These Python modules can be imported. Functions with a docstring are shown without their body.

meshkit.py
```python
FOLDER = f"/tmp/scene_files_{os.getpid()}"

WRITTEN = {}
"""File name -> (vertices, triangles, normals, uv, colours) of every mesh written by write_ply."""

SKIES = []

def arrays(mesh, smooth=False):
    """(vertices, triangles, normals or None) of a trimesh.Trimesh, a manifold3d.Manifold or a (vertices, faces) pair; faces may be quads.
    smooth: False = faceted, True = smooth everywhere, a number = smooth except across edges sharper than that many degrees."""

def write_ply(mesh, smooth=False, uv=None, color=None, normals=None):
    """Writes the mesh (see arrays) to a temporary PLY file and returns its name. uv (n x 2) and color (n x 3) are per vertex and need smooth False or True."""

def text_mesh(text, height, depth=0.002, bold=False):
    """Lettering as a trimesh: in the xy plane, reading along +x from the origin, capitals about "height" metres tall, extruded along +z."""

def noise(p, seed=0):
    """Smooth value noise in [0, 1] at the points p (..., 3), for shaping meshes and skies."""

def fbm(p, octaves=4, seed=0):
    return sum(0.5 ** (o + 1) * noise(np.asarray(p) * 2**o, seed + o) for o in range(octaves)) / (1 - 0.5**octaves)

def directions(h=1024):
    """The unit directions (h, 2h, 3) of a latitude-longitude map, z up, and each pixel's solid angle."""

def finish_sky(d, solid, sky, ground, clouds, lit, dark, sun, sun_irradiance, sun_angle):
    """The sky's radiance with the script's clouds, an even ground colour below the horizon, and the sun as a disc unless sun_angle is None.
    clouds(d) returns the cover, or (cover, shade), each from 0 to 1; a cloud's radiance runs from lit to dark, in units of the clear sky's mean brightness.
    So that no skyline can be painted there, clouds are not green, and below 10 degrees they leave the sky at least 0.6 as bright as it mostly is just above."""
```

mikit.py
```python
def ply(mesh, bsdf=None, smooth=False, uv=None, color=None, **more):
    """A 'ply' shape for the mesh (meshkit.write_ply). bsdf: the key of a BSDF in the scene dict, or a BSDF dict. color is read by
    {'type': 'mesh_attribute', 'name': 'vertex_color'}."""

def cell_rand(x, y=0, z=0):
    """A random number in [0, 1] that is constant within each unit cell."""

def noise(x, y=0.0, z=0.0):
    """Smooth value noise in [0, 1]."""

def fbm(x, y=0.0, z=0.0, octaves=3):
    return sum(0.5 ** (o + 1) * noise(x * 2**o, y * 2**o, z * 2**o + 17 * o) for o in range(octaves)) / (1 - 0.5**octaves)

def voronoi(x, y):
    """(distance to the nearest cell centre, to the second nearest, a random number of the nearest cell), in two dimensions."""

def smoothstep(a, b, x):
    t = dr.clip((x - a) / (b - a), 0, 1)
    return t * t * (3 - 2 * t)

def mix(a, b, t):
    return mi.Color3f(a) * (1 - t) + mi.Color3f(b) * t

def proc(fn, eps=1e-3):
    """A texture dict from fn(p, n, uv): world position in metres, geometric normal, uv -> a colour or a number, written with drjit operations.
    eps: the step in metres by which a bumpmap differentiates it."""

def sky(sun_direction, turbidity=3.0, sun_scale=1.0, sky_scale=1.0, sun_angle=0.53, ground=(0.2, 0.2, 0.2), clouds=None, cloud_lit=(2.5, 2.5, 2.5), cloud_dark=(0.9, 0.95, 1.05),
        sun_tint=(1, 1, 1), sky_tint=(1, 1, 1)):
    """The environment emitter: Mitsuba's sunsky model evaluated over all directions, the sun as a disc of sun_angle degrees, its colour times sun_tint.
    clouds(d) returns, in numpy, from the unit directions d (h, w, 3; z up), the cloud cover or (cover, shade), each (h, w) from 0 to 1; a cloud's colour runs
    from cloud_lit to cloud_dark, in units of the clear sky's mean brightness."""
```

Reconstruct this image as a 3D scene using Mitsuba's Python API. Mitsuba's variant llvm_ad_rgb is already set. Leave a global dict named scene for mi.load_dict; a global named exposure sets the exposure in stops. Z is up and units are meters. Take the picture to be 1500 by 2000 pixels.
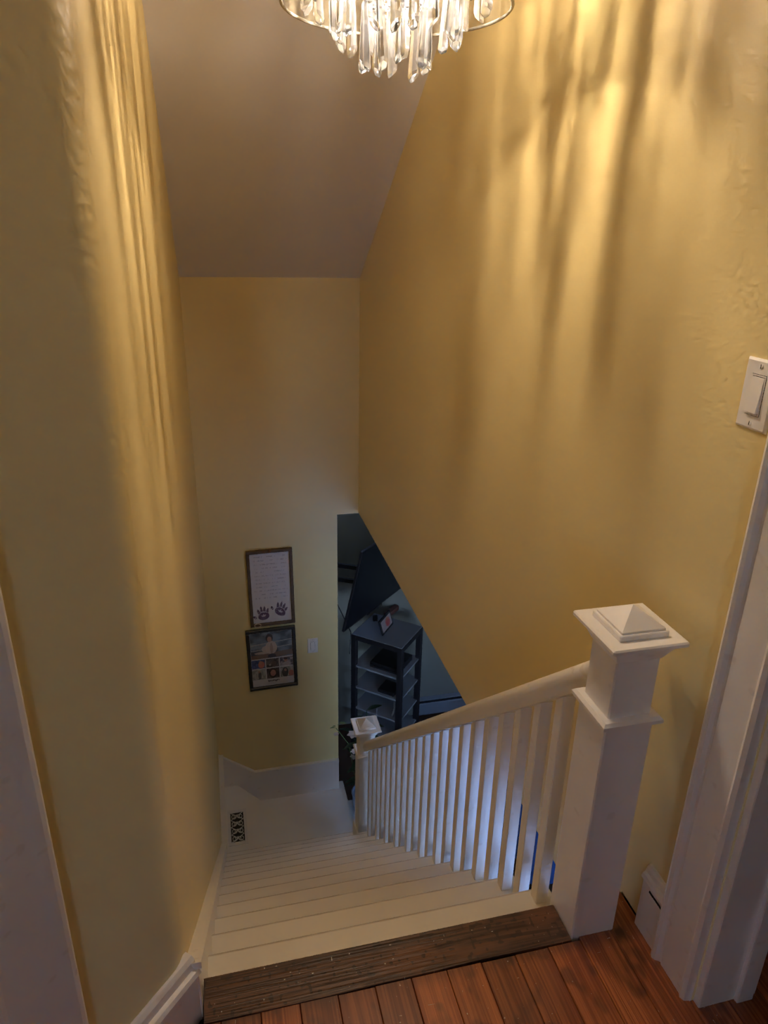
import math, random
import numpy as np, trimesh, drjit as dr, mitsuba as mi, mikit, meshkit
from mikit import noise, fbm, smoothstep, mix, cell_rand
from shapely.geometry import Polygon, box as sbox
T = mi.ScalarTransform4f
random.seed(3); rng = np.random.default_rng(3)
scene, labels = {}, {}

# ---------------------------------------------------------------- camera, sky, exposure
exposure = 0.22
H = 1.5
F, PITCH, YAW, ROLL = 1382.0, math.radians(21.56), math.radians(14.06), math.radians(-1.2)
fw = np.array([math.sin(YAW)*math.cos(PITCH), math.cos(YAW)*math.cos(PITCH), -math.sin(PITCH)])
rt = np.array([math.cos(YAW), -math.sin(YAW), 0]); dn = np.cross(fw, rt)
up = -(-math.sin(ROLL)*rt + math.cos(ROLL)*dn)
scene['camera'] = {'type': 'perspective', 'fov_axis': 'x', 'fov': math.degrees(2*math.atan(750/F)), 'near_clip': 0.02, 'far_clip': 100,
                   'to_world': T().look_at(origin=[0, 0, H], target=[float(v) for v in np.array([0, 0, H])+fw], up=[float(v) for v in up])}
SKY = 45.0
scene['sky'] = mikit.sky([0.35, 0.75, 0.62], turbidity=3.0, sun_scale=0.0, sky_scale=SKY, ground=(0.60, 0.62, 0.66), sky_tint=(.98, 1.0, 1.14))
BULB = (1600.0, 1290.0, 960.0)

# ---------------------------------------------------------------- materials
def two(b): return {'type': 'twosided', 'b': b}
def rgb(c): return {'type': 'rgb', 'value': list(c)}
def pr(c, r=.5, s=.5, **k): return {'type': 'principled', 'base_color': rgb(c) if isinstance(c, (tuple, list)) else c, 'roughness': r, 'specular': s, **k}
def bumped(b, fn, scale=1.0, eps=1e-3): return {'type': 'bumpmap', 'tex': mikit.proc(fn, eps), 'scale': scale, 'b': b}

def wall_h(p, n, uv): return 0.0019*fbm(p.x*95, p.y*95, p.z*95, 3)
def wall_c(p, n, uv):
    a = fbm(p.x*1.3+3, p.y*1.3, p.z*1.3, 3)
    return mix((.705, .565, .26), (.74, .60, .29), a)
M = {}
def mat(k, b): scene[k] = b; M[k] = k
mat('yellow_paint', two(bumped(pr(mikit.proc(wall_c), .42, .45), wall_h)))
mat('ceiling_paint', two(pr((.72, .68, .65), .8, .2)))
def white_c(p, n, uv):
    d = smoothstep(.70, .80, fbm(p.x*34, p.y*34, p.z*34, 3))
    return mix((.80, .765, .72), (.66, .60, .53), d*.45)
def white_h(p, n, uv): return .0009*fbm(p.x*60, p.y*60, p.z*60, 2)
mat('white_gloss', two(bumped(pr(mikit.proc(white_c), .28, .5), white_h)))
def tread_c(p, n, uv):      # dark shading line along each nosing edge, painted into the tread colour
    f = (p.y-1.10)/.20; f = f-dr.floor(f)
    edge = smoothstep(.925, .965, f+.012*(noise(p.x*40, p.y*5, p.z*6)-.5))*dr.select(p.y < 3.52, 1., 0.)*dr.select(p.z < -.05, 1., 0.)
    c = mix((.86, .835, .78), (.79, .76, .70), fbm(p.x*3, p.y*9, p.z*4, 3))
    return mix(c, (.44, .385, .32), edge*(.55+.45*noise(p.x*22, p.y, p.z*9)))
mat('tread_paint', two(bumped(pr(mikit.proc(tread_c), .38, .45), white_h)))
mat('white_plastic', two(pr((.80, .77, .73), .3, .5)))
def plank_c(p, n, uv):
    k = dr.floor((p.x-.334)/.0805)
    t = cell_rand(k, 5)
    g = fbm(p.x*260+noise(p.y*2.2+k*7, p.x*14)*7, p.y*3.0+k*13, 0, 3)
    fine = noise(p.x*900, p.y*14+k*3)
    dirt = smoothstep(.60, .78, fbm(p.x*24, p.y*15, 3, 3))
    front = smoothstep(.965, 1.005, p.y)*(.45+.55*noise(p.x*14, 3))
    c = mix((.32, .075, .020), (.56, .175, .048), smoothstep(.25, .75, g))
    c = c*(.44+.46*t)*(.82+.3*fine)
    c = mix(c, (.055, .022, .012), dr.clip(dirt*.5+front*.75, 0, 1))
    return mix(c, (.5, .44, .36), smoothstep(.972, .98, noise(p.x*150+4, p.y*150))*.8)
mat('plank_wood', two(pr(mikit.proc(plank_c), .36, .4)))
def nose_c(p, n, uv):
    g = fbm(p.x*5, p.y*330+noise(p.x*4, p.y*20)*5, 0, 3)
    w = smoothstep(.52, .7, fbm(p.x*9, p.y*30, 7, 3))
    spots = smoothstep(.76, .8, noise(p.x*110, p.y*110))
    c = mix((.035, .014, .008), (.105, .044, .020), smoothstep(.25, .8, g))
    c = mix(c, (.15, .056, .022), w*.55)
    c = mix(c, (.02, .012, .01), spots*.7)
    return mix(c, (.55, .5, .42), smoothstep(.958, .97, noise(p.x*150+9, p.y*150))*.8)
def nose_h(p, n, uv): return .0012*fbm(p.x*6, p.y*300, 0, 2)
mat('nosing_wood', two(bumped(pr(mikit.proc(nose_c), .42, .4), nose_h)))
mat('shadow_gap', two(pr((.012, .008, .006), .9, .1)))
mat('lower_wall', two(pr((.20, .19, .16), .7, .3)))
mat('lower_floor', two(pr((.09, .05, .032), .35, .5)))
mat('black_paint', two(pr((.012, .012, .014), .35, .5)))
mat('black_wood', two(pr((.016, .014, .016), .5, .4)))
mat('screen_glass', two(pr((.006, .007, .010), .3, .25)))
mat('grey_board', two(pr((.24, .25, .28), .45, .4)))
mat('chrome', {'type': 'roughconductor', 'material': 'Cr', 'alpha': .12, 'distribution': 'ggx'})
mat('crystal', {'type': 'blendbsdf', 'weight': .09, 'a': {'type': 'dielectric', 'int_ior': 1.5}, 'b': two({'type': 'diffuse', 'reflectance': rgb((.78, .82, .92))})})
mat('sheer_shade', {'type': 'mask', 'opacity': .24, 'b': two({'type': 'diffuse', 'reflectance': rgb((.32, .29, .21))})})
mat('rim_metal', two(pr((.55, .50, .40), .3, .5)))
mat('window_glass', {'type': 'thindielectric', 'int_ior': 1.5})
def frame_c(p, n, uv):
    return mix((.035, .02, .012), (.12, .07, .035), fbm(p.x*30, p.y*5, p.z*60, 3))
mat('brown_frame', two(pr(mikit.proc(frame_c), .5, .4)))
mat('dark_leaf', two(pr((.012, .03, .014), .5, .4)))
mat('green_leaf', two(pr((.10, .17, .06), .5, .4)))
mat('petal', two(pr((.62, .52, .46), .6, .3)))
mat('blue_pot', two(pr((.20, .24, .34), .3, .5)))
mat('brown_box', two(pr((.09, .03, .022), .4, .5)))
mat('cable_white', two(pr((.6, .6, .62), .4, .5)))
mat('blue_fabric', two(pr((.05, .12, .38), .8, .2)))
mat('heater_paint', two(pr((.34, .38, .46), .4, .5)))
mat('vent_paint', two(pr((.74, .72, .70), .4, .5)))
mat('bulb_light', pr((.9, .9, .9)))

# ---------------------------------------------------------------- helpers
used = {}
def key_for(k):
    n = used.get(k, -1)+1; used[k] = n
    return k if n == 0 else f'{k}_{n:03d}'
def obj(name, mesh, m, parent=None, smooth=False, label=None, cat=None, group=None, kind=None, uv=None, **more):
    k = key_for(f'{parent}__{name}' if parent else name)
    scene[k] = mikit.ply(mesh, m, smooth, uv=uv, **more)
    tag(k, label, cat, group, kind)
    return k
def thing(name, label=None, cat=None, group=None, kind=None):
    k = key_for(name); tag(k, label, cat, group, kind); return k
def tag(k, label=None, cat=None, group=None, kind=None):
    d = {a: b for a, b in (('label', label), ('category', cat), ('group', group), ('kind', kind)) if b}
    if d: labels[k] = d
def hull(pts): return trimesh.convex.convex_hull(np.asarray(pts, float))
def rb(x0, x1, y0, y1, z0, z1, c=.002):
    """box with chamfered edges"""
    c = min(c, (x1-x0)/2.2, (y1-y0)/2.2, (z1-z0)/2.2); P = []
    for sx in (0, 1):
        for sy in (0, 1):
            for sz in (0, 1):
                x, y, z = (x1 if sx else x0), (y1 if sy else y0), (z1 if sz else z0)
                dx, dy, dz = (-c if sx else c), (-c if sy else c), (-c if sz else c)
                P += [(x, y+dy, z+dz), (x+dx, y, z+dz), (x+dx, y+dy, z)]
    return hull(P)
def bx(x0, x1, y0, y1, z0, z1):
    m = trimesh.creation.box((x1-x0, y1-y0, z1-z0)); m.apply_translation(((x0+x1)/2, (y0+y1)/2, (z0+z1)/2)); return m
def cat_(ms): return trimesh.util.concatenate(ms)
def ext(poly, h):
    poly = poly if isinstance(poly, Polygon) else Polygon(poly)
    return trimesh.creation.extrude_polygon(poly, h, engine='earcut')
def ext_z(poly, z0, z1):
    m = ext(poly, z1-z0); m.apply_translation((0, 0, z0)); return m
def ext_x(poly, x0, x1):
    """polygon in (y, z) extruded along x"""
    m = ext(poly, x1-x0); v = m.vertices.copy()
    m.vertices = np.stack([v[:, 2]+x0, v[:, 0], v[:, 1]], 1); m.fix_normals(); return m
def ext_y(poly, y0, y1):
    """polygon in (x, z) extruded along y"""
    m = ext(poly, y1-y0); v = m.vertices.copy()
    m.vertices = np.stack([v[:, 0], v[:, 2]+y0, v[:, 1]], 1); m.fix_normals(); return m
def frame_to(m, o, ex, ey, ez=(0, 0, 1)):
    """local xyz -> world with the given axes"""
    v = np.asarray(m.vertices); m = m.copy()
    m.vertices = np.asarray(o, float)+v[:, :1]*np.asarray(ex, float)+v[:, 1:2]*np.asarray(ey, float)+v[:, 2:]*np.asarray(ez, float)
    m.fix_normals(); return m
def tube(pts, r, n=8):
    pts = np.asarray(pts, float); ms = []
    rs = r if hasattr(r, '__len__') else [r]*len(pts)
    rings = []
    for i, p in enumerate(pts):
        t = pts[min(i+1, len(pts)-1)]-pts[max(i-1, 0)]; t /= np.linalg.norm(t)
        a = np.cross(t, [0, 0, 1] if abs(t[2]) < .9 else [1, 0, 0]); a /= np.linalg.norm(a); b = np.cross(t, a)
        th = np.arange(n)*2*np.pi/n
        rings.append(p+rs[i]*(np.cos(th)[:, None]*a+np.sin(th)[:, None]*b))
    v = np.vstack(rings+[pts[:1], pts[-1:]]); f = []
    L = len(pts)
    for i in range(L-1):
        for j in range(n):
            k = (j+1) % n
            f += [(i*n+j, i*n+k, (i+1)*n+k), (i*n+j, (i+1)*n+k, (i+1)*n+j)]
    for j in range(n):
        k = (j+1) % n
        f += [(L*n, k, j), (L*n+1, (L-1)*n+j, (L-1)*n+k)]
    m = trimesh.Trimesh(v, f, process=False); m.fix_normals(); return m
def lathe(prof, n=48, at=(0, 0, 0)):
    m = trimesh.creation.revolve(np.asarray(prof, float), sections=n); m.apply_translation(at); return m
def ring(r, t, at, n=64):
    a = np.arange(10)*2*np.pi/10
    prof = [(r+t*math.cos(q), t*math.sin(q)) for q in a]+[(r+t, 0)]
    return lathe(prof, n, at)
def quad(o, ex, ey):
    o, ex, ey = (np.asarray(a, float) for a in (o, ex, ey))
    return (np.array([o, o+ex, o+ex+ey, o+ey]), np.array([[0, 1, 2], [0, 2, 3]])), np.array([[0, 0], [1, 0], [1, 1], [0, 1.]])

# ---------------------------------------------------------------- key dimensions
XL, XR = -.13, .90            # stair walls
YE = 4.297                    # end wall
ZC, ZB = 2.45, -.24           # upper ceiling, lower ceiling
ZF = -2.93                    # lower floor
RISE, RUN, Y0 = .181, .20, 1.10
ZW, ZLAND = -13*RISE, -14*RISE
YFAR, XFAR, YFRONT = 5.52, 4.3, .35

# ---------------------------------------------------------------- structure: left wall with its rounded corner and angled piece
ANG = math.radians(42)
dA = np.array([-math.sin(ANG), -math.cos(ANG)]); nA = np.array([math.cos(ANG), -math.sin(ANG)])   # along the angled wall, its outward normal
K = np.array([XL, 1.035])
def A(t, o=0.0): return K+dA*t+nA*o
R = .085
tn = R*math.tan(ANG/2)
cen = K+np.array([0, tn])-np.array([R, 0])
front = [(XL, YE+.1), (XL, 1.035+tn)]+[tuple(cen+R*np.array([math.cos(a), math.sin(a)])) for a in np.linspace(0, -ANG, 14)[1:]]+[tuple(A(.30))]
poly = Polygon(front+[tuple(A(.30, -.12)), tuple(A(.02, -.12)), (XL-.12, YE+.1)])
obj('wall_left', ext_z(poly, ZF-.1, ZC+.05), 'yellow_paint', smooth=25, kind='structure', label='yellow painted stairwell wall with rounded corner on the left')
D0, D1 = .355, 1.115          # door opening along the angled wall
m = cat_([ext_z([tuple(A(D1-.0)), tuple(A(1.34)), tuple(A(1.34, -.12)), tuple(A(D1, -.12))], 0, ZC+.05),
          ext_z([tuple(A(.30)), tuple(A(D1)), tuple(A(D1, -.12)), tuple(A(.30, -.12))], 2.06, ZC+.05)])
obj('wall_hall', m, 'yellow_paint', kind='structure')
XH, YH = float(A(1.34)[0]), float(A(1.34)[1])
obj('wall_hall_left', bx(XH-.12, XH, -2.5, YH+.02, 0, ZC+.05), 'yellow_paint', kind='structure')
# back wall of the hall with a window
YBK = -2.5
WX0, WX1, WZ0, WZ1 = -.98, -.50, .6, 2.2
m = cat_([bx(XH-.1, WX0, YBK-.12, YBK, 0, ZC+.05), bx(WX1, XR+.12, YBK-.12, YBK, 0, ZC+.05), bx(WX0, WX1, YBK-.12, YBK, 0, WZ0), bx(WX0, WX1, YBK-.12, YBK, WZ1, ZC+.05)])
obj('wall_back', m, 'yellow_paint', kind='structure')
def window(name, x0, x1, y, z0, z1):
    w = .05
    fr = cat_([bx(x0, x0+w, y-.08, y-.02, z0, z1), bx(x1-w, x1, y-.08, y-.02, z0, z1), bx(x0, x1, y-.08, y-.02, z0, z0+w), bx(x0, x1, y-.08, y-.02, z1-w, z1), bx(x0, x1, y-.07, y-.03, (z0+z1)/2-.02, (z0+z1)/2+.02)])
    k = obj(name, fr, 'white_gloss', kind='structure')
    obj('pane', quad((x0, y-.05, z0), (x1-x0, 0, 0), (0, 0, z1-z0))[0], 'window_glass', k)
window('window_1', WX0, WX1, YBK, WZ0, WZ1)

# right wall: stairwell side, bottom edge hangs over the lower room
YD1, YD0 = .825, .02          # doorway in the right wall
m = ext_x(Polygon([(YD1, 0), (1.10, 0), (1.10, ZB), (YE+.1, ZB), (YE+.1, ZC+.05), (YD0, ZC+.05), (YD0, 2.06), (YD1, 2.06)]), XR, XR+.12)
obj('wall_right', m, 'yellow_paint', kind='structure', label='tall yellow painted stairwell wall on the right')
obj('wall_hall_right', bx(XR, XR+.12, YBK, YD0, 0, ZC+.05), 'yellow_paint', kind='structure')
# end wall
m = ext_y(Polygon([(XL-.05, ZF), (.757, ZF), (.757, ZB-.005), (XR, ZB-.005), (XR, 1.30), (XL-.05, 1.30)]), YE, YE+.11)
obj('wall_end', m, 'yellow_paint', kind='structure', label='yellow end wall of the stairwell below the sloped ceiling')
# ceilings
YS = 2.45
ZS = 1.247+.653*(YE-YS)
m = ext_x(Polygon([(YE+.12, 1.247-.653*.12), (YS, ZS), (YBK-.1, ZS), (YBK-.1, ZS+.1), (YS+.03, ZS+.1), (YE+.12, 1.247+.06)]), -2.2, 2.6)
obj('ceiling', m, 'ceiling_paint', kind='structure', label='sloped pale plaster ceiling over the stairwell')

# room behind the right doorway (dark)
obj('wall_side_room', cat_([bx(2.4, 2.5, -1.6, 2.2, 0, ZC), bx(XR+.12, 2.5, 2.1, 2.2, 0, ZC), bx(XR+.1, 2.5, -1.7, -1.6, 0, ZC)]), 'lower_wall', kind='structure')

# ---------------------------------------------------------------- upper floor
slab = Polygon([(-2.2, YBK-.1), (2.5, YBK-.1), (2.5, 2.2), (XR+.12, 2.2), (XR+.12, 1.10), (.72, 1.10), (.72, 1.06), (XL, 1.06), (XL-.15, 1.06), (-2.2, 1.06)])
obj('floor', ext_z(slab, ZB, -.022), 'shadow_gap', kind='structure', label='reddish brown wood floor of the upper hall')
PW = .0805
for k in range(-17, 26):
    x0 = .334+k*PW
    if x0 < -1.05 or x0 > 2.3: continue
    ye = 1.003 if x0+PW < .80 else 1.10
    if x0 > XR-.03: ye = 1.0
    if x0 > XR+.12: ye = 2.1
    y_start = -2.45
    dz = -.0005-.0012*rng.random()
    m = rb(x0+.0006, x0+PW-.0006, y_start, ye+.002*rng.random(), -.022, dz, .0012)
    obj('plank', m, 'plank_wood', 'floor')
# dark board at the head of the stairs (landing nosing)
pts = []
xs = np.linspace(-.102, .716, 40)
near = 1.006+.006*(meshkit.noise(np.stack([xs*6, xs*0, xs*0], 1), 4)-.5)
board = Polygon([(x, y) for x, y in zip(xs, near)]+[(.716, 1.1), (-.102, 1.1)])
obj('landing_nosing', ext_z(board, -.028, .002), 'nosing_wood', label='dark worn wooden nosing board at the head of the white stairs', cat='nosing board')

# ---------------------------------------------------------------- staircase
st = thing('staircase', 'white painted staircase going down between the yellow walls', 'staircase')
XT0, XT1 = XL+.002, .815
for k in range(1, 13):
    yb, yf, z = Y0+RUN*(k-1)-.03, Y0+RUN*k, -RISE*k
    prof = [(yb, z)]+[(yf-.015+.015*math.sin(a), z-.015+.015*math.cos(a)) for a in np.linspace(0, math.pi, 13)]+[(yb, z-.030)]
    x1 = XT1 if k < 12 else .715
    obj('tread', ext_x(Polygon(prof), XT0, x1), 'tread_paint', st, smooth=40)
for k in range(1, 14):
    y, z = Y0+RUN*(k-1)-.024, -RISE*k
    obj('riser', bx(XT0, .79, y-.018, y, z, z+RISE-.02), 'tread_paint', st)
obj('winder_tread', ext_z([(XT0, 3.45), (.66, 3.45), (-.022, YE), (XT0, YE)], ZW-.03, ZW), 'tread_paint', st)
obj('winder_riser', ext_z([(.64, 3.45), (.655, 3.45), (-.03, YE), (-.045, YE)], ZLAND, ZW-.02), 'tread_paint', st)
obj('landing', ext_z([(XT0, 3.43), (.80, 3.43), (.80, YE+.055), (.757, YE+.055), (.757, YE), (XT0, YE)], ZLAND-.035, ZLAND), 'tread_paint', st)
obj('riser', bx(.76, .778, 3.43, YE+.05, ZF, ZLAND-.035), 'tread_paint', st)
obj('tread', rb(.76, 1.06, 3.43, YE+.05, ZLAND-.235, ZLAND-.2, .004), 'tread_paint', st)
# skirt board along the left wall
g = lambda y: .146-.905*(y-1.031)
ys = 1.031+(.146+2.07)/.905
sk = Polygon([(1.03, .146), (ys, -2.07), (YE, -2.07), (YE, ZW-.02), (3.45, ZW-.02), (1.03, -.35)])
obj('skirt_board', ext_x(sk, XL-.002, -.104), 'white_gloss', st)
cap = Polygon([(1.03, .146), (ys, -2.07), (YE, -2.07), (YE, -2.083), (ys-.006, -2.083), (1.03, .128)])
obj('skirt_moulding', ext_x(cap, XL-.002, -.097), 'white_gloss', st)
# skirt on the end wall
m = ext_y(Polygon([(XL, -2.068), (.122, -2.262), (.757, -2.262), (.757, ZLAND-.01), (XL, ZLAND-.01)]), YE-.018, YE+.001)
obj('skirt_board', m, 'white_gloss', st)
m = ext_y(Polygon([(XL, -2.060), (.124, -2.254), (.757, -2.254), (.757, -2.272), (.119, -2.272), (XL, -2.080)]), YE-.026, YE)
obj('skirt_moulding', m, 'white_gloss', st)
# outer stringer and soffit
sp = [(1.10, -.03)]
for k in range(1, 13): sp += [(Y0+RUN*(k-1)-.024, -RISE*k-.03+.0), (Y0+RUN*k-.024, -RISE*k-.03)]
saw = [(1.06, -.03)]
for k in range(1, 13):
    saw += [(Y0+RUN*(k-1)-.03, -RISE*(k-1)-.032), (Y0+RUN*(k-1)-.03, -RISE*k-.03)]
saw += [(3.47, -RISE*12-.03), (3.47, -2.75), (3.35, -2.75), (1.06, -.62)]
obj('outer_stringer', ext_x(Polygon(saw).buffer(0), .785, .803), 'white_gloss', st)
obj('soffit', ext_x(Polygon([(1.0, -.40), (1.0, -.43), (3.4, -2.62), (3.4, -2.59)]), XL, .79), 'white_gloss', st)

# floor register in the winder
reg = thing('floor_register', 'small white scrollwork floor register in the winder at the foot of the stairs', 'register')
RX0, RX1, RY0, RY1 = -.094, .036, 3.715, 4.03
rim = Polygon([(RX0, RY0), (RX1, RY0), (RX1, RY1), (RX0, RY1)]).difference(sbox(RX0+.02, RY0+.025, RX1-.02, RY1-.025))
obj('frame', ext_z(rim, ZW, ZW+.006), 'vent_paint', reg)
obj('opening', bx(RX0+.015, RX1-.015, RY0+.02, RY1-.02, ZW+.0003, ZW+.0012), 'black_paint', reg)
ms = []
ix0, ix1, iy0, iy1 = RX0+.02, RX1-.02, RY0+.025, RY1-.025
cx = (ix0+ix1)/2; step = (iy1-iy0)/4
for r_ in range(4):
    cy = iy0+step*(r_+.5)
    for s in (-1, 1):
        a = np.linspace(0, 2*math.pi*1.25, 26)
        rr = .021-.0022*a
        c0 = np.array([cx+s*.0225, cy])
        pt = [(c0[0]+s*q*math.cos(b+2.6), c0[1]+q*math.sin(b+2.6)*1.35, ZW+.004) for q, b in zip(rr, a)]
        ms.append(tube(pt, .0024, 5))
    ms.append(tube([(cx-.042, cy-step/2, ZW+.004), (cx, cy, ZW+.004), (cx+.042, cy+step/2, ZW+.004)], .0026, 5))
    ms.append(tube([(cx+.042, cy-step/2, ZW+.004), (cx, cy, ZW+.004), (cx-.042, cy+step/2, ZW+.004)], .0026, 5))
obj('grille', cat_(ms), 'vent_paint', reg)

# ---------------------------------------------------------------- railing
rail = thing('stair_railing', 'white painted stair railing with square balusters and two capped newel posts', 'railing')
def newel(cx, cy, zcap, zbase, plinth=None):
    h = .054
    P = rail
    k = obj('newel_post', rb(cx-h, cx+h, cy-h, cy+h, zbase, zcap-.185, .003), 'white_gloss', P)
    n = h-.006
    obj('neck', rb(cx-n, cx+n, cy-n, cy+n, zcap-.19, zcap-.035, .003), 'white_gloss', k)
    c = h+.013
    ms = [hull([(cx+sx*(c+o), cy+sy*(c+o), z) for sx in (-1, 1) for sy in (-1, 1) for o, z in ((-.006, zcap-.200), (0, zcap-.195), (0, zcap-.187), (-.006, zcap-.181))])]
    obj('collar', cat_(ms), 'white_gloss', k, smooth=40)
    c = .081
    cove = hull([(cx+sx*o, cy+sy*o, z) for sx in (-1, 1) for sy in (-1, 1) for o, z in ((n+.001, zcap-.050), (n+.012, zcap-.026), (c-.012, zcap-.010))])
    obj('cove', cove, 'white_gloss', k)
    obj('cap', rb(cx-c, cx+c, cy-c, cy+c, zcap-.012, zcap, .003), 'white_gloss', k)
    b = .053
    obj('cap_block', rb(cx-b, cx+b, cy-b, cy+b, zcap-.001, zcap+.012, .002), 'white_gloss', k)
    b = .047
    obj('pyramid', hull([(cx+sx*b, cy+sy*b, zcap+.012) for sx in (-1, 1) for sy in (-1, 1)]+[(cx+sx*b, cy+sy*b, zcap+.016) for sx in (-1, 1) for sy in (-1, 1)]+[(cx, cy, zcap+.048)]), 'white_gloss', k)
    if plinth:
        q = h+.013
        obj('plinth', rb(cx-q, cx+q, cy-q, cy+q, zbase, plinth, .006), 'white_gloss', k)
    return k
newel(.772, 1.066, .787, -.30)
newel(.772, 3.42, -1.27, ZF, -2.06)
# handrail: rounded section swept along the slope
SL = -.905
def rail_z(y): return .652+SL*(y-1.16)
sec = []
for a in np.linspace(0, math.pi, 13): sec.append((.030*math.cos(a), -.030+.030*math.sin(a)))
sec += [(-.030, -.050), (-.022, -.066), (-.022, -.074), (.022, -.074), (.022, -.066), (.030, -.050)]
sec = np.array(sec)
ys_ = np.array([1.10, 1.6, 2.2, 2.8, 3.38])
V, Fc = [], []
n = len(sec)
cosr = 1/math.sqrt(1+SL*SL)
for y in ys_:
    for (sx, sz) in sec: V.append((.775+sx, y, rail_z(y)+sz/cosr*.80))
for i in range(len(ys_)-1):
    for j in range(n):
        k = (j+1) % n
        Fc += [(i*n+j, (i+1)*n+j, (i+1)*n+k), (i*n+j, (i+1)*n+k, i*n+k)]
mm = trimesh.Trimesh(np.array(V), np.array(Fc), process=False); mm.fix_normals()
obj('handrail', mm, 'white_gloss', rail, smooth=35)
BW = .034
for k in range(21):
    y = 1.245+.1*k
    tr = int(math.floor((y+BW/2-Y0)/RUN))+1
    z0 = -RISE*tr
    zt = lambda q: rail_z(q)-.085
    jx = .002*(rng.random()-.5)
    x0, x1, y1 = .756+jx, .756+BW+jx, y+BW
    c = .002
    P = []
    for x, dx in ((x0, c), (x1, -c)):
        for yy, dy in ((y, c), (y1, -c)):
            for z in (z0-.001, zt(yy)): P += [(x+dx, yy, z), (x, yy+dy, z)]
    obj('baluster', hull(P), 'white_gloss', rail)

# ---------------------------------------------------------------- trim: baseboards and casings
def along(t, o, z):     # point on the angled wall
    q = A(t, o); return (q[0], q[1], z)
def ext_A(prof, t0, t1):
    """profile in (outward, z) swept along the angled wall"""
    m = ext(Polygon(prof), t1-t0); v = m.vertices.copy()
    m.vertices = np.array([along(t0+c, a, b) for a, b, c in v]); m.fix_normals(); return m
bb = obj('baseboard_left', ext_A([(-.01, -.02), (.020, -.02), (.020, .118), (-.01, .118)], -.012, .24), 'white_gloss', kind='structure')
obj('moulding', ext_A([(-.01, .116), (.026, .116), (.029, .121), (.024, .128), (.016, .131), (.013, .146), (.006, .153), (-.01, .153)], -.016, .24), 'white_gloss', bb)
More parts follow.
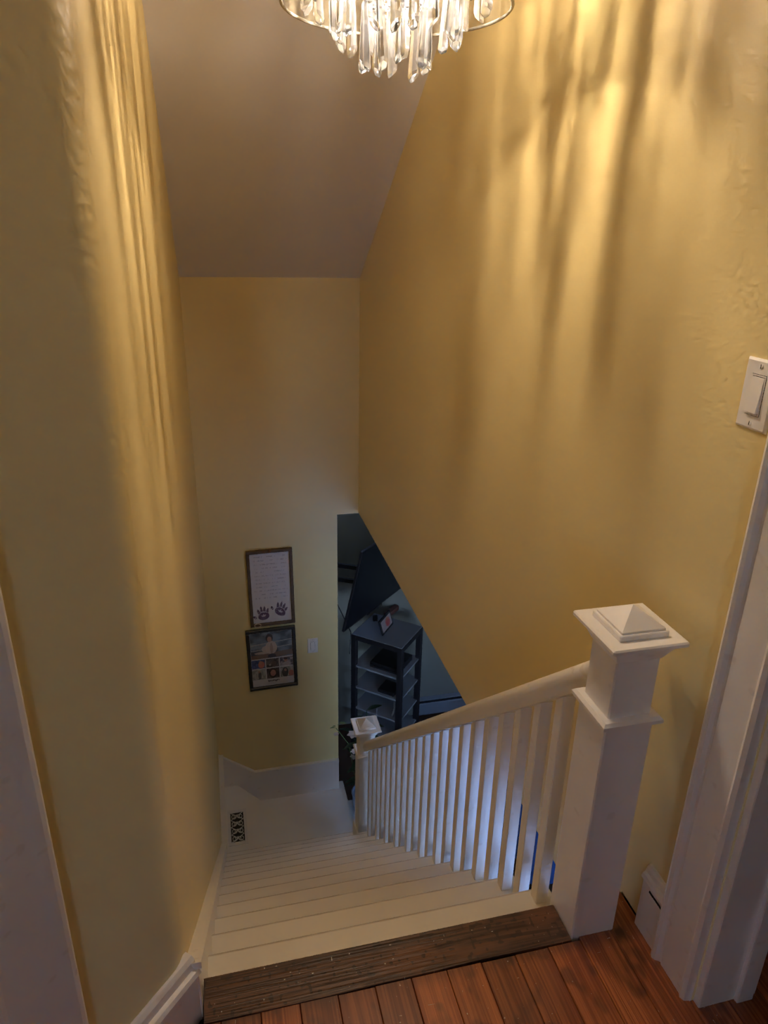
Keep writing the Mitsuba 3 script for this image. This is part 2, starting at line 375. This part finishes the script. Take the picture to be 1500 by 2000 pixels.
# left door in the angled wall
d1 = thing('door_1', kind='structure')
cas = [(0, 0), (0, .0), ]
def ext_Az(prof, z0, z1):
    """profile in (t, outward) raised along z"""
    return ext_z(Polygon([tuple(A(t, o)) for t, o in prof]), z0, z1)
casing_prof = [(.222, -.01), (.222, .016), (.226, .019), (.234, .021), (.243, .020), (.250, .019), (.256, .017), (.335, .017), (.343, .020), (.350, .017), (.358, .010), (.358, -.12), (.33, -.12), (.33, -.01)]
obj('casing', ext_Az(casing_prof, -.02, 2.16), 'white_gloss', d1, smooth=20)
obj('casing', ext_Az([(D1-.01, -.01), (D1-.01, .018), (D1+.11, .022), (D1+.11, -.01)], 0, 2.16), 'white_gloss', d1)
obj('casing', ext_A([(-.01, 2.05), (.02, 2.05), (.02, 2.16), (-.01, 2.16)], .222, D1+.11), 'white_gloss', d1)
obj('jamb', ext_Az([(.355, -.03), (.37, -.03), (.37, -.12), (.355, -.12)], 0, 2.06), 'white_gloss', d1)
lf = obj('door_leaf', ext_Az([(.36, -.055), (D1, -.055), (D1, -.095), (.36, -.095)], .01, 2.055), 'white_gloss', d1)
for z0, z1 in ((.2, .85), (1.05, 1.9)):
    for t0, t1 in ((.46, .70), (.78, 1.02)):
        obj('panel', ext_Az([(t0, -.056), (t1, -.056), (t1, -.048), (t0, -.048)], z0, z1), 'white_gloss', lf)
mk = trimesh.creation.icosphere(2, .028); mk.apply_translation(along(1.07, -.01, .95)); obj('knob', mk, 'chrome', lf, smooth=True)

# right doorway: casing, jamb, stop
d2 = thing('door_2', kind='structure')
cp = [(XR+.01, .942), (.885, .942), (.876, .938), (.873, .931), (.876, .924), (.884, .919), (.887, .915), (.884, .912), (.884, .846), (.880, .838), (.884, .829), (.896, .826), (XR+.01, .826)]
obj('casing', ext_z(cp, -.004, 2.16), 'white_gloss', d2, smooth=20)
obj('casing', bx(.884, XR+.01, YD0-.11, YD0+.005, 0, 2.16), 'white_gloss', d2)
obj('casing', bx(.884, XR+.01, YD0-.11, .942, 2.06, 2.17), 'white_gloss', d2)
obj('jamb', rb(.905, 1.045, .808, .832, -.004, 2.06, .002), 'white_gloss', d2)
obj('jamb', rb(.905, 1.045, YD0-.005, YD0+.015, 0, 2.06, .002), 'white_gloss', d2)
obj('stop_strip', rb(.990, 1.030, .798, .812, -.002, 2.05, .002), 'white_gloss', d2)
bb = obj('baseboard_right', rb(.884, XR+.01, .935, 1.018, -.01, .142, .002), 'white_gloss', kind='structure')
obj('moulding', ext_y(Polygon([(XR+.01, .140), (.882, .140), (.879, .146), (.882, .155), (.888, .160), (.890, .170), (.894, .177), (XR+.01, .177)]), .935, 1.020), 'white_gloss', bb)
obj('crack', bx(.8825, .885, .935, .99, .126, .131), 'shadow_gap', bb)

# ---------------------------------------------------------------- switches
def switch(o, ex, nrm, label, w=.0735, h=.119):
    """o: bottom corner on the wall, ex along the wall, nrm out of it"""
    k = thing('light_switch', label, 'light switch')
    def put(m): return frame_to(m, o, ex, nrm)
    pl = hull([(x, y, z) for x, z, y in [(0, 0, 0), (w, 0, 0), (w, h, 0), (0, h, 0), (.004, .004, .006), (w-.004, .004, .006), (w-.004, h-.004, .006), (.004, h-.004, .006), (0, 0, .002), (w, 0, .002), (w, h, .002), (0, h, .002)]])
    obj('plate', put(pl), 'white_plastic', k)
    cx, cz = w/2, h/2
    obj('slot', put(bx(cx-.0172, cx+.0172, .0055, .0064, cz-.0345, cz+.0345)), 'shadow_gap', k)
    fr = ext_y(sbox(cx-.0165, cz-.0338, cx+.0165, cz+.0338).difference(sbox(cx-.0145, cz-.0315, cx+.0145, cz+.0315)), .0055, .0072)
    obj('bezel', put(fr), 'white_plastic', k)
    rk = hull([(cx+sx*.0138, y, z) for sx in (-1, 1) for y, z in ((.005, cz-.031), (.0125, cz-.0295), (.0075, cz+.03), (.005, cz+.031))])
    obj('rocker', put(rk), 'white_plastic', k)
    for z in (cz-.048, cz+.048):
        s = trimesh.creation.cylinder(.0035, .002, sections=16); s.apply_transform(trimesh.transformations.rotation_matrix(math.pi/2, (1, 0, 0))); s.apply_translation((cx, .0065, z))
        sc = obj('screw', put(s), 'white_plastic', k)
        obj('screw_slot', put(bx(cx-.0006, cx+.0006, .007, .0079, z-.0034, z+.0034)), 'shadow_gap', sc)
switch((XR, 1.039, 1.197), (0, -1, 0), (-1, 0, 0), 'white rocker light switch on the right wall beside the door casing')
switch((.539, YE, -1.288), (1, 0, 0), (0, -1, 0), 'small white rocker light switch on the far end wall beside the picture frames')

# ---------------------------------------------------------------- pictures on the end wall
def poem_c(p, n, uv):
    u, v = uv.x, uv.y
    c = mi.Color3f(.60, .57, .57)
    row = (v-.335)/.0525; k = dr.floor(row); f = row-k
    half = .40+.07*(cell_rand(k, 3)-.5)
    ink = (noise(u*85, k*9+f*1.6) > .44) & (noise(u*17, k*5+2) > .28) & (f > .34) & (f < .66) & (dr.abs(u-.5) < half) & (k >= 0) & (k < 12)
    c = mix(c, (.34, .31, .32), dr.select(ink, .8, 0.))
    return c
def hand_mask(u, v, cx, cy, flip, lean):
    """a painted handprint: palm, four fingers, thumb"""
    x0, y0 = (u-cx)*flip*.60, (v-cy)*.47
    ca, sa = math.cos(lean), math.sin(lean)
    x, y = x0*ca+y0*sa, -x0*sa+y0*ca
    m = (dr.square(x/.085)+dr.square(y/.052) < 1) & ~(dr.square((x)/.035)+dr.square((y-.012)/.018) < 1)
    for fx, fy, L, an in ((-.062, .055, .055, .35), (-.022, .075, .066, .08), (.022, .072, .062, -.12), (.062, .052, .048, -.4), (-.135, .005, .028, .9)):
        s, c_ = math.sin(an), math.cos(an)
        gx, gy = x-fx, y-fy
        lx, ly = gx*c_+gy*s, -gx*s+gy*c_
        m = m | ((dr.square(lx/.018)+dr.square(ly/L) < 1) & (dr.abs(ly+L*.25) > .004))
    return m
def poem_full(p, n, uv):
    c = poem_c(p, n, uv)
    rag = noise(p.x*400, p.z*400) > .14
    h = (hand_mask(uv.x, uv.y*2.0, .28, .20, 1, .1) | hand_mask(uv.x, uv.y*2.0, .70, .28, 1, -.45)) & rag
    return mix(c, (.05, .010, .045), dr.select(h, .95, 0.))
mat('poem_print', two(pr(mikit.proc(poem_full), .5, .3)))
def frame_set(name, x0, x1, z0, z1, w, d, fm, label, roll):
    k = thing(name, label, 'picture frame')
    cx, cz = (x0+x1)/2, (z0+z1)/2
    c, s = math.cos(roll), math.sin(roll)
    def put(m):
        m = m.copy(); v = np.asarray(m.vertices); x, z = v[:, 0]-cx, v[:, 2]-cz
        m.vertices = np.stack([cx+x*c-z*s, v[:, 1], cz+x*s+z*c], 1); return m
    for a, b, e, f in ((x0, x1, z0, z0+w), (x0, x1, z1-w, z1), (x0, x0+w, z0+w, z1-w), (x1-w, x1, z0+w, z1-w)):
        obj('frame_rail', put(rb(a, b, YE-d, YE-.001, e, f, .003)), fm, k)
    def flat(m_, nm, ax0, ax1, az0, az1, y, parent=k):
        (v, f), uv = quad((ax0, y, az0), (ax1-ax0, 0, 0), (0, 0, az1-az0))
        return obj(nm, put(trimesh.Trimesh(v, f, process=False)), m_, parent, uv=uv)
    return k, put, flat
k, put, flat = frame_set('framed_poem', .150, .452, -1.018, -.452, .021, .028, 'brown_frame', 'brown framed poem with two dark handprints, upper of two on the far end wall', .012)
flat('poem_print', 'print', .168, .434, -1.0, -.470, YE-.012) if False else flat('poem_print', 'print', .168, .434, -1.0, -.470, YE-.012)
mb = trimesh.creation.icosphere(2, .011); mb.apply_translation((.300, YE-.03, -.458)); obj('ornament', mb, 'nosing_wood', k, smooth=True)
obj('cord_loop', tube([(.150+.05+.022*math.cos(a), YE-.034, -1.003+.014*math.sin(a)) for a in np.linspace(0, 2*math.pi, 17)], .0025, 6), 'petal', k, smooth=True)

X0, X1, Z0, Z1 = .119, .458, -1.536, -1.046
k, put, flat = frame_set('framed_photo_collage', X0, X1, Z0, Z1, .024, .024, 'black_paint', 'black framed collage of seven photographs, lower of two on the far end wall', .018)
mat('print_white', two(pr((.50, .49, .50), .5, .3)))
flat('print_white', 'mat_board', X0+.02, X1-.02, Z0+.02, Z1-.02, YE-.010)
def ell(u, v, cx, cy, rx, ry): return dr.square((u-cx)/rx)+dr.square((v-cy)/ry) < 1
def pic(*, bg0, bg1, spots, seed):
    def fn(p, n, uv):
        u, v = uv.x, uv.y
        a = fbm(u*5+seed*3.1, v*4+seed, seed, 3)
        c = mix(bg0, bg1, smoothstep(.3, .7, a))
        for kind, cx, cy, rx, ry, col in spots:
            m = ell(u, v, cx, cy, rx, ry) if kind == 'e' else (dr.abs(u-cx) < rx) & (dr.abs(v-cy-(u-.5)*.12) < ry)
            c = mix(c, col, dr.select(m, .92, 0.))
        return c
    return fn
skin, hair = (.34, .18, .12), (.035, .022, .018)
pics = [
 (0, 1, .52, .985, pic(seed=1, bg0=(.05, .06, .07), bg1=(.16, .19, .22), spots=[('b', .5, .60, .6, .018, (.30, .28, .26)), ('b', .5, .38, .6, .018, (.30, .28, .26)), ('b', .5, .10, .6, .10, (.16, .10, .07)), ('e', .46, .78, .085, .17, hair), ('e', .30, .22, .22, .05, (.42, .34, .28)), ('e', .36, .36, .10, .12, (.42, .34, .28)), ('e', .49, .40, .14, .26, (.46, .37, .31)), ('e', .50, .36, .035, .22, (.30, .20, .16)), ('e', .46, .73, .055, .11, skin), ('e', .50, .06, .10, .10, (.03, .035, .05))])),
 (0, .32, .34, .50, pic(seed=2, bg0=(.03, .05, .12), bg1=(.09, .12, .22), spots=[('e', .72, .42, .24, .40, (.42, .13, .08)), ('e', .66, .66, .12, .2, skin)])),
 (.345, .655, .34, .50, pic(seed=3, bg0=(.03, .03, .03), bg1=(.12, .10, .09), spots=[('e', .3, .3, .1, .12, (.35, .3, .28)), ('e', .62, .4, .2, .25, (.10, .07, .06))])),
 (.68, 1, .34, .50, pic(seed=4, bg0=(.05, .05, .06), bg1=(.30, .27, .28), spots=[('e', .45, .62, .14, .24, skin), ('e', .45, .82, .16, .14, hair), ('e', .5, .2, .3, .25, (.36, .33, .34))])),
 (0, .32, .13, .32, pic(seed=5, bg0=(.20, .21, .19), bg1=(.36, .37, .34), spots=[('e', .55, .4, .12, .38, (.05, .05, .06)), ('e', .52, .78, .09, .1, skin)])),
 (.345, .655, .13, .32, pic(seed=6, bg0=(.04, .03, .03), bg1=(.10, .08, .08), spots=[('e', .5, .5, .34, .48, hair), ('e', .5, .52, .21, .32, (.42, .20, .15)), ('e', .5, .36, .08, .03, (.30, .07, .06))])),
 (.68, 1, .13, .32, pic(seed=7, bg0=(.18, .20, .18), bg1=(.34, .33, .32), spots=[('e', .36, .45, .24, .48, (.03, .03, .03)), ('e', .38, .66, .1, .14, skin), ('e', .82, .3, .2, .3, (.34, .11, .08))]))]
ix0, ix1, iz0, iz1 = X0+.026, X1-.026, Z0+.026, Z1-.026
for i, (a, b, c, d, fn) in enumerate(pics):
    mat(f'photo_{i}', two(pr(mikit.proc(fn), .4, .3)))
    flat(f'photo_{i}', 'photograph', ix0+a*(ix1-ix0), ix0+b*(ix1-ix0), iz0+c*(iz1-iz0), iz0+d*(iz1-iz0), YE-.0115)
def scrib(p, n, uv):
    u, v = uv.x, uv.y
    y = .5+.30*(noise(u*17, 2)-.5)
    ink = (dr.abs(v-y) < .28*noise(u*40, 4)+.06) & (noise(u*9, 8) > .18) & (u > .05) & (u < .95)
    return mix((.50, .49, .50), (.07, .06, .07), dr.select(ink, .9, 0.))
mat('caption_print', two(pr(mikit.proc(scrib), .5, .3)))
flat('caption_print', 'caption', ix0+.10, ix0+.19, iz0+.022, iz0+.05, YE-.0113)

# ---------------------------------------------------------------- chandelier
CX, CY, ZR = .425, 1.68, 1.932
ch = thing('chandelier', 'crystal chandelier with sheer drum shade hanging over the stairs', 'chandelier')
obj('canopy', lathe([(0, ZC), (.07, ZC), (.07, ZC-.012), (.05, ZC-.03), (0, ZC-.032)], 40, (CX, CY, 0)), 'chrome', ch, smooth=30)
obj('stem', tube([(CX, CY, ZC-.02), (CX, CY, 2.10)], .007, 12), 'chrome', ch, smooth=40)
SH0, SH1, SR = ZR, ZR+.23, .236
sh = obj('drum_shade', lathe([(SR, SH0), (SR, SH1)], 96, (CX, CY, 0)), 'sheer_shade', ch, smooth=True)
obj('rim', ring(SR, .0035, (CX, CY, SH0)), 'rim_metal', sh, smooth=True)
obj('rim', ring(SR, .0035, (CX, CY, SH1)), 'rim_metal', sh, smooth=True)
ZP = 2.085
for a in range(3):
    q = a*2*math.pi/3+.5
    obj('strut', tube([(CX, CY, ZP+.03), (CX+SR*math.cos(q), CY+SR*math.sin(q), SH1)], .0035, 8), 'chrome', ch, smooth=40)
tiers = [(.186, 24, 1.918, .110), (.128, 19, 1.862, .120), (.066, 10, 1.812, .125)]
obj('tier_plate', lathe([(0, ZP+.012), (.10, ZP+.012), (.10, ZP), (0, ZP)], 40, (CX, CY, 0)), 'chrome', ch, smooth=30)
for r, n_, zb, L in tiers[:3]:
    tr = obj('tier_ring', ring(r, .004, (CX, CY, zb+L+.012)), 'chrome', ch, smooth=True)
    for a in range(4):
        q = a*math.pi/2+r*7
        obj('tier_arm', tube([(CX, CY, ZP), (CX+r*math.cos(q), CY+r*math.sin(q), zb+L+.012)], .003, 6), 'chrome', tr, smooth=40)
def crystal(L):
    P = []
    for i in range(6):
        a = i*math.pi/3
        P += [(.0070*math.cos(a), .0070*math.sin(a), L), (.0122*math.cos(a), .0122*math.sin(a), .015+.010*math.cos(a)), (.0096*math.cos(a), .0096*math.sin(a), .0085+.0085*math.cos(a))]
    P.append((0, 0, L+.008))
    return hull(P)
cm = {L: mikit.ply(crystal(L), 'crystal') for L in {t[3] for t in tiers}}
for r, n_, zb, L in tiers:
    for i in range(n_):
        q = (i+.6*rng.random())*2*math.pi/n_
        sw = (rng.random(2)-.5)*6
        kk = key_for(ch+'__crystal')
        scene[kk] = {**cm[L], 'to_world': T().translate([CX+r*math.cos(q), CY+r*math.sin(q), zb+.014*(rng.random()-.5)]).rotate([0, 0, 1], float(rng.random()*360)).rotate([1, 0, 0], float(sw[0])).rotate([0, 1, 0], float(sw[1]))}
def bead(r=.0095):
    P = [(0, 0, r*.9), (0, 0, -r*.9)]
    for i in range(8):
        a = i*math.pi/4; P += [(r*math.cos(a), r*.55*math.sin(a), 0.0), (r*.6*math.cos(a+.39), r*.4*math.sin(a+.39), r*.55), (r*.6*math.cos(a+.39), r*.4*math.sin(a+.39), -r*.55)]
    return hull(P)
bm = mikit.ply(bead(), 'crystal')
for r, n_, zt, nb in ((.115, 14, 2.06, 7), (.055, 9, 2.055, 8)):
    for i in range(n_):
        q = i*2*math.pi/n_+r*20
        for j in range(nb):
            kk = key_for(ch+'__bead')
            scene[kk] = {**bm, 'to_world': T().translate([CX+r*math.cos(q), CY+r*math.sin(q), zt-.019*j]).rotate([0, 0, 1], float(rng.random()*360))}
bulbm = trimesh.creation.icosphere(2, .011); bulbm.apply_scale((1, 1, 1.7))
for i in range(4):
    q = i*math.pi/2+.55
    b = bulbm.copy(); b.apply_translation((CX+.065*math.cos(q), CY+.065*math.sin(q), 2.01))
    kk = obj('bulb', b, 'bulb_light', ch, smooth=True, emitter={'type': 'area', 'radiance': rgb(BULB)})
    obj('socket', tube([(CX+.065*math.cos(q), CY+.065*math.sin(q), 2.026), (CX+.065*math.cos(q), CY+.065*math.sin(q), ZP+.002)], .008, 10), 'chrome', kk, smooth=40)

# ---------------------------------------------------------------- lower room shell
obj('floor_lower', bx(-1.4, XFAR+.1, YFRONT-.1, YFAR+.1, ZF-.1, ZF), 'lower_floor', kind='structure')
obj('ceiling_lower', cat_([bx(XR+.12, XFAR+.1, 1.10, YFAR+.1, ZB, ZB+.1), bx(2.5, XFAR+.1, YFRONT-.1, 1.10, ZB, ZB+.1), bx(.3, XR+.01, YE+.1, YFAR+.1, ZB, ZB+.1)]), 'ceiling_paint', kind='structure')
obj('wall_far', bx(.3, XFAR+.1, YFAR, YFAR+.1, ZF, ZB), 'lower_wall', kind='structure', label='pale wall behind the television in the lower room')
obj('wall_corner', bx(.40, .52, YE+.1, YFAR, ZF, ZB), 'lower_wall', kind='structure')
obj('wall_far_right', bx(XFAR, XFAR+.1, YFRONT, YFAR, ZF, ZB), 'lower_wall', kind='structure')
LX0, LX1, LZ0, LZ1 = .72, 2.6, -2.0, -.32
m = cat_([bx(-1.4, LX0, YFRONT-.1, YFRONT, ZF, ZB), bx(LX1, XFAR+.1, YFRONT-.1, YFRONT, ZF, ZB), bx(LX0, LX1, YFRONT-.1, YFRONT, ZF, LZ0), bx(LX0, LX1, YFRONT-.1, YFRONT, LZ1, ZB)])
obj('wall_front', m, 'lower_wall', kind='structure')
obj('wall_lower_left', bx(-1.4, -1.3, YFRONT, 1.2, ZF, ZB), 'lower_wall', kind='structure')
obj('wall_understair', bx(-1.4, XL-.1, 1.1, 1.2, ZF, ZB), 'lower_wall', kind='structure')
window('window_2', LX0, LX1, YFRONT, LZ0, LZ1)

# ---------------------------------------------------------------- lower room furniture
ZT = -1.71
def onz(u, v, z):
    d = (u-750)/F*(math.cos(ROLL)*rt+math.sin(ROLL)*dn)+(v-1000)/F*(-up)+fw
    return np.array([0, 0, H])+d*(z-H)/d[2]
FL, FR, RB = (np.array([1.054, 5.314]), np.array([1.432, 4.983]), np.array([1.700, 5.320]))
s_ = (ZT-H)/(-1.8-H)
FL, FR, RB = FL*s_, FR*s_, RB*s_
e1 = (FL-FR); W1 = np.linalg.norm(e1); e1 /= W1
e2 = np.array([e1[1], -e1[0]]);
if e2@(RB-FR) < 0: e2 = -e2
W2 = float(np.linalg.norm(RB-FR)*1.0)
def cart(m): return frame_to(m, (FR[0], FR[1], 0), (e1[0], e1[1], 0), (e2[0], e2[1], 0))
rk = thing('media_stand', 'tall black media stand with grey shelves in the corner of the lower room', 'media stand')
L_ = .045
obj('top', cart(rb(.004, W1-.004, .004, W2-.004, ZT-.018, ZT, .003)), 'grey_board', rk)
for a in (0, W1-L_):
    for b in (0, W2-L_):
        obj('leg', cart(rb(a, a+L_, b, b+L_, ZF, ZT-.004, .002)), 'black_wood', rk)
for (a0, a1, b0, b1) in ((L_, W1-L_, 0, .025), (L_, W1-L_, W2-.025, W2), (0, .025, L_, W2-L_), (W1-.025, W1, L_, W2-L_)):
    obj('rail', cart(rb(a0, a1, b0, b1, ZT-.05, ZT-.003, .002)), 'black_wood', rk)
SHZ = (-2.02, -2.24, -2.46, -2.68)
for z in SHZ: obj('shelf', cart(rb(.01, W1-.01, .01, W2-.01, z-.018, z, .002)), 'grey_board', rk)
# boxes on the stand
obj('game_console', cart(cat_([rb(.05, .33, .05, .33, SHZ[0], SHZ[0]+.055, .006), rb(.055, .325, .045, .052, SHZ[0]+.02, SHZ[0]+.028, .001)])), 'black_paint', label='flat black game console on the upper shelf of the media stand', cat='game console')
obj('set_top_box', cart(rb(.08, .24, .03, .2, SHZ[1], SHZ[1]+.035, .008)), 'black_paint', label='small black set-top box on the second shelf of the media stand', cat='set-top box')
# digital picture frame on top
pf = thing('digital_photo_frame', 'small lit photo frame standing on top of the media stand', 'photo frame')
p0, p1 = onz(640+380/3.51, 990+888/3.51, ZT), onz(640+452/3.51, 990+800/3.51, ZT)
ex = (p1-p0); wf = float(np.linalg.norm(ex)); ex /= wf
ey = np.array([-ex[1], ex[0], 0]); ez = np.array([0, 0, 1])*math.cos(.3)+ey*math.sin(.3)
hf = .135
def pfm(m): return frame_to(m, p0+np.array([0, 0, .002]), ex, ey, ez)
obj('case', pfm(rb(0, wf, 0, .012, 0, hf, .003)), 'black_paint', pf)
def scr_c(p, n, uv):
    u, v = uv.x, uv.y
    c = mix((.30, .30, .50), (.50, .50, .62), fbm(u*5, v*6, 3, 3))
    c = mix(c, (.50, .10, .14), dr.select(ell(u, v, .62, .5, .22, .42), .9, 0.))
    c = mix(c, (.45, .25, .20), dr.select(ell(u, v, .62, .78, .12, .15), .9, 0.))
    return c*.10
(v, f), uv = quad((.018, -.001, .018), (wf-.036, 0, 0), (0, 0, hf-.036))
sm = pfm(trimesh.Trimesh(v, f, process=False)); sm.faces = np.array([[0, 1, 2], [0, 2, 3]])
obj('screen', sm, 'black_paint', pf, uv=uv, emitter={'type': 'area', 'radiance': mikit.proc(scr_c)})
obj('stand', pfm(rb(wf*.3, wf*.7, .012, .05, 0, .05, .003)), 'black_paint', pf)
# reddish brown box and small camera on the stand
a_ = onz(640+395/3.51, 990+760/3.51, ZT); b_ = onz(640+470/3.51, 990+700/3.51, ZT)
ex2 = b_-a_; l2 = float(np.linalg.norm(ex2)); ex2 /= l2; ey2 = np.array([-ex2[1], ex2[0], 0])
obj('wooden_box', frame_to(rb(0, l2, -.03, .02, 0, .045, .004), a_+np.array([0, 0, .0]), ex2, ey2), 'brown_box', label='long reddish brown box behind the photo frame on the media stand', cat='box')
c_ = onz(640+325/3.51, 990+780/3.51, ZT)
m = cat_([rb(-.02, .02, -.015, .015, .0, .012, .003), rb(-.022, .022, -.014, .014, .014, .055, .008), tube([(0, 0, .006), (0, 0, .02)], .006, 8)])
m.apply_translation(c_); obj('webcam', m, 'black_paint', label='small black camera on top of the media stand beside the photo frame', cat='camera')
# television
tv = thing('television', 'large black flat screen television tilted down above the media stand', 'television')
zb = -1.45
q0 = onz(671.3, 1235.6, zb); q1 = onz(782.45, 1150.1, zb)
tx = q1-q0; TW = float(np.linalg.norm(tx)); tx /= TW; TW += .03
nrm = np.array([tx[1], -tx[0], 0]); tilt = math.radians(13)
tz = np.array([0, 0, 1])*math.cos(tilt)+nrm*math.sin(tilt); ty = -(nrm*math.cos(tilt)-np.array([0, 0, 1])*math.sin(tilt))
TH = .76
def tvm(m): return frame_to(m, q0, tx, ty, tz)
obj('case', tvm(cat_([rb(0, TW, .0, .022, 0, TH, .004), rb(TW*.2, TW*.8, .02, .055, .08, TH*.8, .012)])), 'black_wood', tv)
obj('screen', tvm(rb(.008, TW-.008, -.002, .001, .022, TH-.008, .0005)), 'screen_glass', tv)
obj('sensor_strip', tvm(rb(TW*.38, TW*.62, -.006, .01, -.012, .012, .003)), 'black_paint', tv)
ca = q0+tx*TW*.3+ty*.05
for dz in (.50, .37):
    pz = q0+tx*TW*.22+ty*.04+tz*dz
    tgt = np.array([.52, 5.18, pz[2]+.005])
    d = tgt-pz; ln = float(np.linalg.norm(d)); d /= ln
    sd = np.array([-d[1], d[0], 0]); sd /= np.linalg.norm(sd)
    obj('mount_arm', frame_to(rb(0, ln, -.012, .012, -.018, .018, .003), pz, d, sd, np.cross(d, sd)), 'black_paint', tv)
obj('mount_plate', rb(.52, .535, 5.08, 5.28, -1.27, -.98, .003), 'black_paint', tv)
obj('cable', tube([(.86, 5.30, -1.18), (.90, 5.25, -1.40), (1.0, 5.05, -1.62), (.98, 5.0, -1.8)], .004, 6), 'black_paint', tv, smooth=True)
# baseboard heater
ht = thing('baseboard_heater', 'low blue-grey baseboard heater along the far wall of the lower room', 'heater')
hx0, hx1 = 1.72, 4.0
obj('cover', ext_x(Polygon([(YFAR, ZF+.03), (YFAR-.062, ZF+.03), (YFAR-.07, ZF+.05), (YFAR-.07, ZF+.155), (YFAR-.055, ZF+.17), (YFAR, ZF+.17)]), hx0, hx1), 'heater_paint', ht)
obj('top_slot', bx(hx0, hx1, YFAR-.064, YFAR-.002, ZF+.17, ZF+.188), 'black_paint', ht)
obj('hood', rb(hx0, hx1, YFAR-.055, YFAR, ZF+.188, ZF+.20, .002), 'heater_paint', ht)
# chalk-white cables at the stand
for i, (u, v, z, l) in enumerate(((770, 1372, -2.30, .14), (735.5, 1384, -2.34, .2))):
    a = onz(u, v, z)
    obj('charging_cable', tube([a, a+np.array([.004, 0, -l*.4]), a+np.array([-.012, -.01, -l*.8]), a+np.array([-.02, 0, -l])], .007 if i == 0 else .004, 6), 'cable_white', smooth=True,
        label=('white cable hanging from a shelf of the media stand' if i == 0 else 'thin white cable rising behind the cap of the lower newel post'), cat='cable')

# plant in a pot beyond the landing
PX, PY = .925, 4.22
pt = obj('plant_pot', lathe([(0, -2.735), (.075, -2.735), (.085, -2.70), (.10, -2.55), (.105, -2.535), (.097, -2.53), (.09, -2.55), (.0, -2.56)], 36, (PX+.02, PY-.02, 0)), 'blue_pot', smooth=35, label='bluish glazed plant pot beside the foot of the stairs behind the lower newel post', cat='plant pot')
pl = thing('potted_plant', 'dark leafy plant with pale blooms behind the lower newel post', 'plant')
ms = []; leaves = []
R_ = np.random.default_rng(11)
def leaf(base, d, L, w):
    d = d/np.linalg.norm(d); s = np.cross(d, [0, 0, 1]); s /= np.linalg.norm(s)+1e-9; u = np.cross(s, d)
    V = [base]; n_ = 5; top = []
    rows = []
    for i in range(1, n_):
        t = i/n_; c = base+d*L*t+u*(-.35*L*t*t); ww = w*math.sin(math.pi*t)**.8
        rows.append((c-s*ww+u*.1*ww, c-u*.05*ww, c+s*ww+u*.1*ww))
    tip = base+d*L-u*.35*L
    v = [base]+[q for r in rows for q in r]+[tip]; f = []
    f += [(0, 1, 2), (0, 2, 3)]
    for i in range(len(rows)-1):
        a = 1+3*i; b = a+3
        f += [(a, b, a+1), (a+1, b, b+1), (a+1, b+1, a+2), (a+2, b+1, b+2)]
    a = 1+3*(len(rows)-1); t_ = len(v)-1
    f += [(a, t_, a+1), (a+1, t_, a+2)]
    return trimesh.Trimesh(np.array(v), f, process=False)
for i in range(7):
    a = i*2*math.pi/7; top = np.array([PX+.07*math.cos(a), PY+.07*math.sin(a), -2.05+.25*R_.random()])
    b0 = np.array([PX+.02, PY-.02, -2.56])
    ms.append(tube([b0, (b0+top)/2+np.array([.02*math.cos(a), .02*math.sin(a), 0]), top], [.006, .005, .003], 6))
    for j in range(9):
        t = .25+.75*j/8; bs = b0+(top-b0)*t; q = R_.random()*6.28
        leaves.append(leaf(bs, np.array([math.cos(q), math.sin(q), .5*R_.random()]), .09+.06*R_.random(), .022))
obj('stem', cat_(ms), 'dark_leaf', pl)
for i, lf_ in enumerate(leaves): obj('leaf', lf_, 'dark_leaf', pl)
def bloom(c, r, parent):
    for i in range(6):
        a = i*math.pi/3
        obj('petal', leaf(np.array(c), np.array([math.cos(a), math.sin(a), .5]), r, r*.4), 'petal', parent)
bloom((.855, 4.20, -1.98), .05, pl); bloom((.87, 4.22, -2.2), .04, pl); bloom((.845, 4.1, -2.05), .035, pl)
# sprig leaning in front of the end wall
sp_ = thing('flower_sprig', 'small pale flower with thin leaves against the right edge of the end wall', 'flower')
b0 = np.array([.86, 4.20, -2.35]); tp = np.array([.715, 4.16, -1.86])
obj('stem', tube([b0, (b0+tp)/2+np.array([.03, 0, .06]), tp], .0022, 6), 'green_leaf', sp_)
for i in range(5):
    obj('leaf', leaf(tp+np.array([.006*i, 0, .012*i]), np.array([-.6+.3*i, -.3, .6-.1*i]), .06, .006), 'green_leaf', sp_)
bloom(tuple(tp-np.array([0, .01, .05])), .022, sp_)
# blue chair glimpsed between the last balusters
bs = thing('blue_ottoman', 'blue fabric ottoman on the lower floor, glimpsed between the balusters nearest the upper newel', 'ottoman')
obj('cushion', rb(1.95, 2.6, 3.3, 3.85, ZF+.1, ZF+.42, .05), 'blue_fabric', bs, smooth=50)
for x in (2.0, 2.55):
    for y in (3.35, 3.8): obj('foot', rb(x-.02, x+.02, y-.02, y+.02, ZF, ZF+.11, .004), 'black_wood', bs)
